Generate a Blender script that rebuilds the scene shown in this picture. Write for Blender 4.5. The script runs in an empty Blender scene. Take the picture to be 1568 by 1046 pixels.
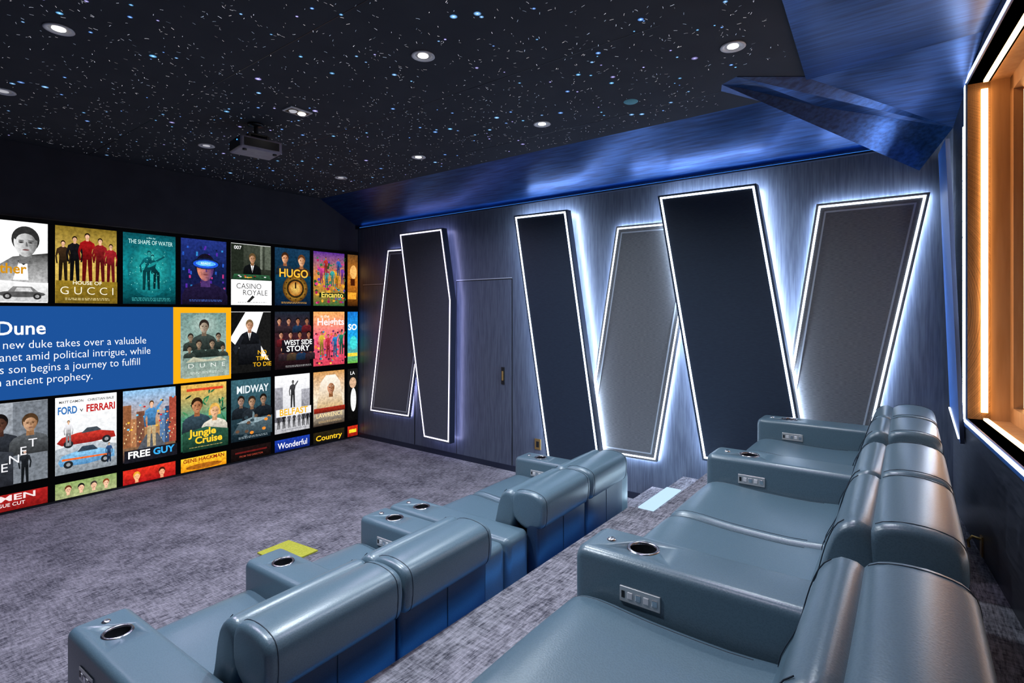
import bpy, bmesh, math, random
from mathutils import Vector, Matrix
random.seed(7)
scn=bpy.context.scene
col=bpy.context.collection
try:
    scn.view_settings.view_transform='Standard'
    scn.view_settings.look='None'
except Exception: pass

# ---------------------------------------------------------------- helpers
def lin(c):
    return c/12.92 if c<=0.04045 else ((c+0.055)/1.055)**2.4
def hx(s):
    s=s.lstrip('#'); return tuple(lin(int(s[i:i+2],16)/255) for i in (0,2,4))
def mixc(a,b,t): return tuple(x+(y-x)*t for x,y in zip(a,b))
def empty(name,loc=(0,0,0),rz=0):
    o=bpy.data.objects.new(name,None); o.location=loc; o.rotation_euler=(0,0,rz); o.empty_display_size=.1
    col.objects.link(o); return o
def mkobj(name,verts,faces,mat=None,parent=None,smooth=False,mats=None,midx=None):
    me=bpy.data.meshes.new(name); me.from_pydata([tuple(v) for v in verts],[],faces); me.update()
    if mats:
        for m in mats: me.materials.append(m)
        if midx:
            for p,i in zip(me.polygons,midx): p.material_index=i
    elif mat: me.materials.append(mat)
    if smooth:
        for p in me.polygons: p.use_smooth=True
    o=bpy.data.objects.new(name,me); col.objects.link(o)
    if parent: o.parent=parent
    return o
def fixn(o):
    bm=bmesh.new(); bm.from_mesh(o.data); bmesh.ops.recalc_face_normals(bm,faces=bm.faces); bm.to_mesh(o.data); bm.free()
def boxm(V,Fc,x0,x1,y0,y1,z0,z1):
    b=len(V)
    V+= [(x0,y0,z0),(x1,y0,z0),(x1,y1,z0),(x0,y1,z0),(x0,y0,z1),(x1,y0,z1),(x1,y1,z1),(x0,y1,z1)]
    Fc+= [tuple(b+i for i in f) for f in [(0,3,2,1),(4,5,6,7),(0,1,5,4),(1,2,6,5),(2,3,7,6),(3,0,4,7)]]
def box(name,x0,x1,y0,y1,z0,z1,mat,parent=None,bev=0):
    V=[];Fc=[];boxm(V,Fc,x0,x1,y0,y1,z0,z1)
    o=mkobj(name,V,Fc,mat,parent)
    if bev:
        m=o.modifiers.new('b','BEVEL'); m.width=bev; m.segments=3
    return o
def smooth2(pts,n=4):
    out=[];N=len(pts)
    for i in range(N):
        p0,p1,p2,p3=[Vector(pts[(i+k-1)%N]) for k in range(4)]
        for j in range(n):
            t=j/n
            v=0.5*((2*p1)+(-p0+p2)*t+(2*p0-5*p1+4*p2-p3)*t*t+(-p0+3*p1-3*p2+p3)*t**3)
            out.append((v.x,v.y))
    return out
def rr(p0,p1,q0,q1,r,n=5):
    out=[]
    for cx,cy,a in ((p1-r,q1-r,0),(p0+r,q1-r,90),(p0+r,q0+r,180),(p1-r,q0+r,270)):
        for i in range(n+1):
            th=math.radians(a+90*i/n); out.append((cx+r*math.cos(th),cy+r*math.sin(th)))
    return out
def loft(name,prof,a0,a1,axis,mat,parent=None,rnd=.04,nr=5,bulge=0.0,nb=6,puck=0):
    ps=[p[0] for p in prof]; qs=[p[1] for p in prof]
    cp=(min(ps)+max(ps))/2; cq=(min(qs)+max(qs))/2; hp=(max(ps)-min(ps))/2; hq=(max(qs)-min(qs))/2
    secs=[(a0+rnd*(1-math.cos(math.pi/2*i/nr)),rnd*(1-math.sin(math.pi/2*i/nr))) for i in range(nr+1)]
    mid=[(a0+rnd+(a1-a0-2*rnd)*k/nb,0) for k in range(1,nb)]
    end=[(a1-(s[0]-a0),s[1]) for s in reversed(secs)]
    allS=secs+mid+end
    V=[];Fc=[];N=len(prof)
    for a,ins in allS:
        u=(a-a0)/(a1-a0); b=bulge*math.sin(math.pi*u)**.6 if 0<u<1 else 0
        sp=1-ins/hp+b*0.3; sq=1-ins/hq+b
        for k,(p,q) in enumerate(prof):
            w=0
            if puck and ins<rnd*.8:
                w=puck*math.sin(k*2.3+a*37)*max(0,1-abs(min(a-a0,a1-a)-.05)/.06)
            pp=cp+(p-cp)*(sp+w); qq=cq+(q-cq)*(sq+w)
            V.append((a,pp,qq) if axis=='x' else (pp,a,qq))
    for s in range(len(allS)-1):
        for i in range(N):
            j=(i+1)%N; Fc.append((s*N+i,s*N+j,(s+1)*N+j,(s+1)*N+i))
    Fc.append(tuple(range(N))); Fc.append(tuple((len(allS)-1)*N+i for i in reversed(range(N))))
    o=mkobj(name,V,Fc,mat,parent,smooth=True); fixn(o); return o
def tube(name,pts,r,mat,parent=None,cyc=False):
    cu=bpy.data.curves.new(name,'CURVE'); cu.dimensions='3D'; cu.bevel_depth=r; cu.bevel_resolution=2
    s=cu.splines.new('POLY'); s.points.add(len(pts)-1)
    for i,p in enumerate(pts): s.points[i].co=(*p,1)
    s.use_cyclic_u=cyc; cu.materials.append(mat)
    o=bpy.data.objects.new(name,cu); col.objects.link(o)
    if parent:o.parent=parent
    return o
def lathe(name,prof,loc,mat,parent=None,n=32,smooth=True):
    V=[];Fc=[]
    for r,z in prof:
        for i in range(n):
            th=2*math.pi*i/n; V.append((loc[0]+r*math.cos(th),loc[1]+r*math.sin(th),loc[2]+z))
    for s in range(len(prof)-1):
        for i in range(n):
            j=(i+1)%n; Fc.append((s*n+i,s*n+j,(s+1)*n+j,(s+1)*n+i))
    return mkobj(name,V,Fc,mat,parent,smooth=smooth)

# ---------------------------------------------------------------- materials
def newmat(name):
    m=bpy.data.materials.new(name); m.use_nodes=True; nt=m.node_tree
    return m,nt,nt.nodes['Principled BSDF']
def setp(b,**k):
    for a,v in k.items():
        n={'base':'Base Color','rough':'Roughness','metal':'Metallic','coat':'Coat Weight','spec':'Specular IOR Level','croug':'Coat Roughness'}[a]
        b.inputs[n].default_value=(*v,1) if a=='base' else v
def texmat(name,c1,c2,scale=(1,1,1),nscale=5,detail=4,rough=.5,bump=0,bdist=.002,metal=0,coat=0,spec=.5,kind='noise',ramp=(.35,.65)):
    m,nt,b=newmat(name); setp(b,rough=rough,metal=metal,coat=coat,spec=spec)
    tc=nt.nodes.new('ShaderNodeTexCoord'); mp=nt.nodes.new('ShaderNodeMapping'); mp.inputs['Scale'].default_value=scale
    nt.links.new(tc.outputs['Object'],mp.inputs[0])
    if kind=='noise':
        n=nt.nodes.new('ShaderNodeTexNoise'); n.inputs['Scale'].default_value=nscale; n.inputs['Detail'].default_value=detail; f=n.outputs['Fac']
    else:
        n=nt.nodes.new('ShaderNodeTexVoronoi'); n.inputs['Scale'].default_value=nscale; f=n.outputs['Distance']
    nt.links.new(mp.outputs[0],n.inputs['Vector'])
    r=nt.nodes.new('ShaderNodeValToRGB'); r.color_ramp.elements[0].position=ramp[0]; r.color_ramp.elements[1].position=ramp[1]
    r.color_ramp.elements[0].color=(*c1,1); r.color_ramp.elements[1].color=(*c2,1)
    nt.links.new(f,r.inputs[0]); nt.links.new(r.outputs[0],b.inputs['Base Color'])
    if bump:
        bp=nt.nodes.new('ShaderNodeBump'); bp.inputs['Strength'].default_value=bump; bp.inputs['Distance'].default_value=bdist
        nt.links.new(f,bp.inputs['Height']); nt.links.new(bp.outputs[0],b.inputs['Normal'])
    return m
def plain(name,base,rough=.4,metal=0):
    m,nt,b=newmat(name); setp(b,base=base,rough=rough,metal=metal); return m
def emis(name,c,s):
    m=bpy.data.materials.new(name); m.use_nodes=True; nt=m.node_tree; nt.nodes.clear()
    e=nt.nodes.new('ShaderNodeEmission'); o=nt.nodes.new('ShaderNodeOutputMaterial'); e.inputs[0].default_value=(*c,1); e.inputs[1].default_value=s
    nt.links.new(e.outputs[0],o.inputs[0]); return m
def attremis(name,s,noise=False):
    m=bpy.data.materials.new(name); m.use_nodes=True; nt=m.node_tree; nt.nodes.clear()
    e=nt.nodes.new('ShaderNodeEmission'); o=nt.nodes.new('ShaderNodeOutputMaterial'); a=nt.nodes.new('ShaderNodeAttribute'); a.attribute_name='Col'
    nt.links.new(a.outputs['Color'],e.inputs[0]); e.inputs[1].default_value=s; nt.links.new(e.outputs[0],o.inputs[0])
    if noise:
        tc=nt.nodes.new('ShaderNodeTexCoord'); n=nt.nodes.new('ShaderNodeTexNoise'); n.inputs['Scale'].default_value=30; n.inputs['Detail'].default_value=7; n.inputs['Roughness'].default_value=.65
        nt.links.new(tc.outputs['Object'],n.inputs['Vector'])
        m1=nt.nodes.new('ShaderNodeMath'); m1.operation='SUBTRACT'; nt.links.new(n.outputs['Fac'],m1.inputs[0]); m1.inputs[1].default_value=.5
        m2=nt.nodes.new('ShaderNodeMath'); m2.operation='MULTIPLY'; nt.links.new(m1.outputs[0],m2.inputs[0]); nt.links.new(a.outputs['Alpha'],m2.inputs[1])
        m3=nt.nodes.new('ShaderNodeMath'); m3.operation='MULTIPLY_ADD'; nt.links.new(m2.outputs[0],m3.inputs[0]); m3.inputs[1].default_value=2.2*s; m3.inputs[2].default_value=s
        nt.links.new(m3.outputs[0],e.inputs[1])
    return m

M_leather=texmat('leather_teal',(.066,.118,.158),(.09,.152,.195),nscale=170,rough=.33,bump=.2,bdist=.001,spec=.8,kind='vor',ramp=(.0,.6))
M_leather_d=texmat('leather_rear_shade',(.012,.028,.06),(.018,.04,.08),nscale=170,rough=.42,bump=.2,bdist=.001,kind='vor',ramp=(.0,.6))  # same leather darkened: shade of the sofa rears put into its colour
M_seam=plain('seam',(.015,.028,.045),.6)
M_chrome=plain('chrome',(.75,.75,.78),.18,1)
M_rim=plain('dark_steel',(.38,.38,.42),.22,1)
M_plate=plain('control_plate',(.62,.62,.62),.35,.6)
M_black=plain('black_plastic',(.008,.009,.012),.35)
M_brass=plain('brass',(.8,.55,.2),.3,1)
M_white=plain('white_trim',(.7,.7,.72),.4)
M_ceil=texmat('ceiling_black',(.038,.042,.053),(.045,.049,.060),nscale=3,rough=.8,spec=.2)
M_wall=texmat('wall_wood_dark',(.058,.073,.115),(.10,.122,.175),scale=(1,9,.5),nscale=9,detail=6,rough=.40,bump=.15,bdist=.002)
M_wallb=texmat('wall_back_wood',(.022,.027,.04),(.05,.056,.075),scale=(1.2,1,9),nscale=7,detail=6,rough=.35,bump=.2,bdist=.003)
M_wallf=texmat('wall_front_dark',(.020,.020,.030),(.028,.028,.040),nscale=4,rough=.75)
M_blue=texmat('blue_gloss_wood',(.009,.038,.14),(.024,.09,.29),scale=(9,.7,9),nscale=5,detail=7,rough=.30,metal=.6,spec=.8)
M_bluep=plain('blue_panel',(.03,.11,.36),.45)
M_fabn=texmat('panel_fabric_navy',(.008,.02,.046),(.018,.034,.066),scale=(1,4,90),nscale=6,detail=4,rough=.65,bump=.15)
M_fabm=texmat('panel_fabric_slate',(.055,.065,.095),(.085,.098,.135),scale=(1,4,90),nscale=6,detail=4,rough=.65,bump=.15)
M_fabg=texmat('panel_fabric_grey',(.09,.10,.115),(.17,.175,.19),scale=(1,5,70),nscale=6,detail=4,rough=.65,bump=.15)
M_edge=plain('panel_edge',(.012,.018,.04),.4)
M_frame=plain('panel_inner_frame',(.4,.45,.52),.4)
M_led=emis('led_white',(.74,.84,1),6)
M_ledp=emis('led_lavender',(.80,.76,1),3)
M_halo=emis('led_halo',(.66,.80,1),90)
M_halop=emis('led_halo_lavender',(.55,.55,1),16)
M_ledw=emis('led_warm',(1,.55,.22),9)
M_ledb=emis('led_blue',(.04,.30,1),4)
M_lamp=emis('lamp_lens',(1,.95,.85),9)
M_lampdim=emis('lamp_lens_dim',(.9,.9,1),.5)
M_ledst=emis('led_stair',(.6,.82,1),25)
M_nose=emis('lit_step_glow',(.55,.78,1),1.1)  # glow that stands in for the brightly lit step edge
M_warmwood=texmat('warm_wood',(.42,.23,.10),(.50,.29,.14),scale=(6,6,.6),nscale=4,rough=.45)
M_mat=texmat('mat_green',(.36,.37,.03),(.46,.46,.05),nscale=60,rough=.9)
def carpet():
    m,nt,b=newmat('carpet'); setp(b,rough=.95,spec=.1)
    tc=nt.nodes.new('ShaderNodeTexCoord')
    def nz(sc,mscale,det=5,rz=0):
        mp=nt.nodes.new('ShaderNodeMapping'); mp.inputs['Scale'].default_value=mscale; mp.inputs['Rotation'].default_value=(0,0,rz); nt.links.new(tc.outputs['Object'],mp.inputs[0])
        n=nt.nodes.new('ShaderNodeTexNoise'); n.inputs['Scale'].default_value=sc; n.inputs['Detail'].default_value=det; n.inputs['Roughness'].default_value=.7; nt.links.new(mp.outputs[0],n.inputs['Vector']); return n.outputs['Fac']
    a=nz(2.6,(1,1,1),8); c=nz(13,(1,7,1),8); d=nz(13,(5,1,1),8)
    m1=nt.nodes.new('ShaderNodeMath'); m1.operation='MULTIPLY_ADD'; nt.links.new(d,m1.inputs[0]); m1.inputs[1].default_value=.6; nt.links.new(c,m1.inputs[2])
    m2=nt.nodes.new('ShaderNodeMath'); m2.operation='MULTIPLY_ADD'; nt.links.new(a,m2.inputs[0]); m2.inputs[1].default_value=.6; nt.links.new(m1.outputs[0],m2.inputs[2])
    m3=nt.nodes.new('ShaderNodeMath'); m3.operation='MULTIPLY'; m3.inputs[1].default_value=.4545; nt.links.new(m2.outputs[0],m3.inputs[0])
    r=nt.nodes.new('ShaderNodeValToRGB'); e=r.color_ramp.elements; e[0].position=.43; e[1].position=.59
    e[0].color=(.045,.045,.06,1); e[1].color=(.32,.31,.355,1); nt.links.new(m3.outputs[0],r.inputs[0]); nt.links.new(r.outputs[0],b.inputs['Base Color'])
    bp=nt.nodes.new('ShaderNodeBump'); bp.inputs['Strength'].default_value=.5; bp.inputs['Distance'].default_value=.006; nt.links.new(m1.outputs[0],bp.inputs['Height']); nt.links.new(bp.outputs[0],b.inputs['Normal'])
    return m
M_carpet=carpet()

# ---------------------------------------------------------------- room
XW=5.40; YW=7.24; XL=-.42; ZC=3.71; ZT=3.37
def BW(s,d,z):
    k=1.00499
    return (s-.1*d/k, -.73+.1*s+d/k, z)
box('floor',XL-.1,XW+.1,-1.0,YW+.1,-.1,0,M_carpet)
V=[];Fc=[]
PE=1.80
boxm(V,Fc,XL,3.87,-.9,PE,0.002,.5)
boxm(V,Fc,3.87,XW-.001,-.9,1.60,0.002,.5)
boxm(V,Fc,3.87,XW-.001,1.60,1.93,0.002,.333)
boxm(V,Fc,4.47,XW-.001,1.93,2.26,0.002,.167)
mkobj('floor_riser_platform',V,Fc,M_carpet)
st=empty('stair_led_strips')
box('nosing_1',3.95,5.30,1.602,1.615,.46,.485,M_ledst,st)
box('nosing_2',4.55,5.30,1.932,1.945,.30,.32,M_ledst,st)
box('lit_step_nosing',4.30,4.95,1.79,1.925,.3335,.345,M_nose,st)  # nosing slab, its lit look put in as emission
box('riser_led_strip',.6,3.85,PE+.001,PE+.012,.36,.40,M_ledb)
box('wall_front',XL-.1,XW+.1,YW,YW+.12,0,3.9,M_wallf)
box('wall_right',XW,XW+.12,-.4,YW,0,3.9,M_wall)
box('wall_left',XL-.12,XL,-1.0,YW,0,3.9,M_wallf)
WX0,WX1,WZ0,WZ1=1.6,4.84,1.27,3.56
def bwbox(V,Fc,s0,s1,d0,d1,z0,z1):
    b=len(V)
    V+=[BW(s0,d0,z0),BW(s1,d0,z0),BW(s1,d1,z0),BW(s0,d1,z0),BW(s0,d0,z1),BW(s1,d0,z1),BW(s1,d1,z1),BW(s0,d1,z1)]
    Fc+= [tuple(b+i for i in f) for f in [(0,3,2,1),(4,5,6,7),(0,1,5,4),(1,2,6,5),(2,3,7,6),(3,0,4,7)]]
V=[];Fc=[]
bwbox(V,Fc,WX1,XW+.02,-.12,0,0,3.9); bwbox(V,Fc,XL,WX0,-.12,0,0,3.9); bwbox(V,Fc,WX0,WX1,-.12,0,0,WZ0); bwbox(V,Fc,WX0,WX1,-.12,0,WZ1,3.9)
mkobj('wall_back',V,Fc,M_wallb)
def bwpart(name,s0,s1,d0,d1,z0,z1,mat,par):
    V=[];Fc=[];bwbox(V,Fc,s0,s1,d0,d1,z0,z1); return mkobj(name,V,Fc,mat,par)
win=empty('window_1')
bwpart('jamb_far',WX1,WX1+.03,-.5,-.001,WZ0,WZ1,M_warmwood,win)
bwpart('jamb_near',WX0-.03,WX0,-.5,-.001,WZ0,WZ1,M_warmwood,win)
bwpart('sill',WX0,WX1,-.5,.0,WZ0-.03,WZ0,M_warmwood,win)
bwpart('head',WX0,WX1,-.5,.0,WZ1,WZ1+.03,M_warmwood,win)
for nm,a in (('inner_stile_far',(WX1-.08,WX1-.001,-.27,-.22,WZ0,WZ1)),('inner_sill',(WX0,WX1,-.27,-.22,WZ0,WZ0+.10)),('inner_head',(WX0,WX1,-.27,-.22,WZ1-.10,WZ1)),('blind',(WX0,WX1,-.52,-.48,WZ0,WZ1))):
    bwpart(nm,*a,M_warmwood,win)
bwpart('mullion',3.2,3.28,-.3,-.22,WZ0,WZ1,M_warmwood,win)
bwpart('led_warm_jamb',WX1-.018,WX1-.004,-.105,-.07,WZ0+.05,WZ1-.05,M_ledw,win)
bwpart('led_warm_sill',WX0,WX1-.05,-.10,-.075,WZ0+.004,WZ0+.018,M_ledw,win)
bwpart('led_warm_head',WX0,WX1-.05,-.10,-.075,WZ1-.018,WZ1-.004,M_ledw,win)
bwpart('led_warm_inner',WX1-.05,WX1-.03,-.30,-.28,WZ0+.1,WZ1-.1,M_ledw,win)
for nm,a in (('casing_far',(WX1,WX1+.05,0.001,.010,WZ0-.06,WZ1+.05)),('casing_sill',(WX0,WX1,0.001,.010,WZ0-.06,WZ0)),('casing_head',(WX0,WX1,.001,.010,WZ1,WZ1+.05))):
    bwpart(nm,*a,M_bluep,win)
bwpart('led_outline_far',WX1+.006,WX1+.034,.0105,.014,WZ0-.03,WZ1+.03,M_led,win)
bwpart('led_outline_sill',WX0,WX1,.0105,.014,WZ0-.032,WZ0-.008,M_led,win)
bwpart('led_outline_head',WX0,WX1,.0105,.014,WZ1+.008,WZ1+.032,M_led,win)

poly=[(XL,YW),(XL,.45),(3.25,.605),(4.40,.67),(4.1,1.07),(4.18,1.2),(4.72,.66),(4.72,YW)]
n=len(poly)
V=[(x,y,ZC) for x,y in poly]+[(x,y,ZC+.1) for x,y in poly]
Fc=[tuple(range(n)),tuple(n+i for i in reversed(range(n)))]+[(i,n+i,n+(i+1)%n,(i+1)%n) for i in range(n)]
mkobj('ceiling',V,Fc,M_ceil)
V=[];Fc=[]
for x in (.65,1.87,3.09,4.31): boxm(V,Fc,x-.002,x+.002,1.25,YW,ZC-.0015,ZC)
mkobj('trim_ceiling_seams',V,Fc,M_black)
def slab(name,pts,mat,th=.03):
    n=len(pts); nrm=(Vector(pts[1])-Vector(pts[0])).cross(Vector(pts[2])-Vector(pts[0])).normalized()
    if nrm.z<0: nrm=-nrm
    V=[tuple(p) for p in pts]+[tuple(Vector(p)+nrm*th) for p in pts]
    Fc=[tuple(range(n)),tuple(n+i for i in reversed(range(n)))]+[(i,n+i,n+(i+1)%n,(i+1)%n) for i in range(n)]
    o=mkobj(name,V,Fc,mat); fixn(o); return o
slab('ceiling_slope_right',[(4.72,YW,ZC),(4.72,.66,ZC),(XW,0.0,ZT),(XW,YW,ZT)],M_blue)
slab('ceiling_soffit_rear',[(XL,.45,ZC-.03),(3.25,.605,ZC-.03),(4.40,.67,ZC-.03),(4.275,-.30,ZC-.03),(XL,-.77,ZC-.03)],M_blue,.03)
slab('ceiling_facet_1',[(4.40,.67,ZC-.005),(4.1,1.07,ZC-.005),(5.39,-.19,3.43)],M_blue,.02)
slab('ceiling_facet_2',[(4.275,-.30,ZC-.01),(4.40,.67,ZC-.01),(5.39,-.19,3.43)],M_blue,.02)
V=[(4.18,1.2,ZC),(5.395,0.02,3.13),(5.395,-.19,3.43),(4.1,1.07,ZC),(5.395,.10,3.40),(4.30,1.24,ZC)]
mkobj('ceiling_beam',V,[(0,1,2,3),(0,5,4,1),(3,2,4,5),(1,4,2),(0,3,5)],M_blue)
box('trim_wall_top',XW-.05,XW-.001,.15,YW-.01,ZT-.045,ZT-.03,M_edge)
box('added_cove_strip',XW-.04,XW-.015,.3,YW-.1,ZT-.029,ZT-.024,emis('added_cove_glow',(.05,.28,1),1.2))  # unseen strip, added to throw blue onto the slope above

def door(name,y0,y1,ztop,handle=None):
    e=empty(name); g=.006
    box('leaf',XW-.008,XW-.001,y0+g,y1-g,.01,ztop-g,M_wall,e)
    for nm,a in (('gap_l',(y0-g,y0+g,0,ztop)),('gap_r',(y1-g,y1+g,0,ztop)),('gap_top',(y0,y1,ztop-g,ztop+g))):
        box(nm,XW-.006,XW-.0005,a[0],a[1],a[2],a[3],M_black,e)
    box('reveal',XW-.011,XW-.004,y0,y1,ztop+g,ztop+g+.012,M_frame,e)
    if handle:
        box('escutcheon',XW-.016,XW-.008,handle-.028,handle+.028,1.08,1.30,M_black,e,.003)
        box('pull',XW-.024,XW-.016,handle-.012,handle+.012,1.13,1.25,M_brass,e,.003)
door('door_1',4.11,5.06,2.42,4.25)
door('door_2',5.90,7.09,2.42)
e=empty('power_outlet'); box('plate',XW-.01,XW-.001,3.67,3.76,.33,.46,M_brass,e,.003); box('socket',XW-.014,XW-.01,3.695,3.735,.36,.43,M_black,e)
e=empty('brass_wall_hook')
box('baseboard_right',XW-.015,XW-.0005,2.27,YW,0,.07,M_edge); box('baseboard_front',XL,XW-.02,YW-.02,YW-.0005,0,.011,M_edge)

# ---------------------------------------------------------------- wall panels
def inset(poly,d):
    n=len(poly); out=[]
    c=Vector((sum(p[0] for p in poly)/n,sum(p[1] for p in poly)/n))
    for i in range(n):
        p=Vector(poly[i]); a=Vector(poly[i-1]); b=Vector(poly[(i+1)%n])
        e1=(p-a).normalized(); e2=(b-p).normalized()
        n1=Vector((-e1.y,e1.x)); n2=Vector((-e2.y,e2.x))
        if n1.dot(c-p)<0: n1=-n1
        if n2.dot(c-p)<0: n2=-n2
        bis=(n1+n2); k=d/max(.2,(1+n1.dot(n2)))
        out.append(tuple(p+bis*k))
    return out
def ring(name,poly,d0,d1,xa,xb,mat,par):
    A=inset(poly,d0);B=inset(poly,d1);n=len(poly)
    V=[(xa,*p) for p in A]+[(xa,*p) for p in B]+[(xb,*p) for p in A]+[(xb,*p) for p in B]
    Fc=[]
    for i in range(n):
        j=(i+1)%n
        Fc+=[(i,j,n+j,n+i),(2*n+i,3*n+i,3*n+j,2*n+j),(i,2*n+i,2*n+j,j),(n+i,n+j,3*n+j,3*n+i)]
    o=mkobj(name,V,Fc,mat,par); fixn(o); return o
def wpanel(poly,xf,th,fab,led,halo,inner=False,w=.018,edge=.02):
    e=empty('led_accent_panel')
    n=len(poly)
    V=[(xf,*p) for p in poly]+[(xf+th,*p) for p in poly]
    Fc=[tuple(range(n)),tuple(n+i for i in reversed(range(n)))]+[(i,n+i,n+(i+1)%n,(i+1)%n) for i in range(n)]
    o=mkobj('body',V,Fc,None,e,mats=[fab,M_edge],midx=[0]+[1]*(n+1)); fixn(o)
    ring('led_outline',poly,edge,edge+w,xf-.004,xf+.001,led,e)
    if inner: ring('inner_frame',poly,edge+w+.035,edge+w+.048,xf-.003,xf+.001,M_frame,e)
    ring('halo_strip',poly,.012,.026,xf+th,xf+th+.012,halo,e)
    return e
wpanel([(6.44,2.95),(5.49,2.93),(5.95,.46),(6.86,.45)],5.34,.03,M_fabm,M_ledp,M_halop,True,w=.014)
wpanel([(6.035,3.14),(5.164,3.14),(4.99,2.16),(5.02,.24),(5.53,.25)],5.22,.09,M_fabm,M_ledp,M_halop,w=.016)
wpanel([(3.95,3.17),(3.20,3.16),(2.75,.25),(3.46,.25)],5.22,.09,M_fabn,M_led,M_halo)
wpanel([(2.645,2.93),(1.763,2.92),(2.186,.45),(3.05,.44)],5.34,.03,M_fabg,M_led,M_halo,True,w=.014)
wpanel([(2.127,3.174),(1.197,3.165),(.775,.58),(1.68,.58)],5.22,.09,M_fabn,M_led,M_halo)
wpanel([(.734,2.94),(-.05,2.94),(.40,.58),(1.08,.58)],5.34,.03,M_fabg,M_led,M_halo,True,w=.016)
e=empty('led_accent_panel')
pp=[(5.33,.10,3.22),(5.0,.10,3.25),(4.90,.03,1.08),(5.33,.03,1.25)]
A=[BW(s,d,z) for s,d,z in pp]; B=[BW(s,d-.025,z) for s,d,z in pp]
o=mkobj('body',A+B,[(0,1,2,3),(7,6,5,4)]+[(i,4+i,4+(i+1)%4,(i+1)%4) for i in range(4)],None,e,mats=[M_bluep,M_edge],midx=[0]+[1]*5); fixn(o)
tube('led_edge',[BW(5.31,.036,1.27),BW(4.93,.034,1.11)],.005,M_led,e)
tube('halo',[BW(4.935,.006,3.3),BW(4.935,.006,1.25)],.005,M_halo,e)

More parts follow.
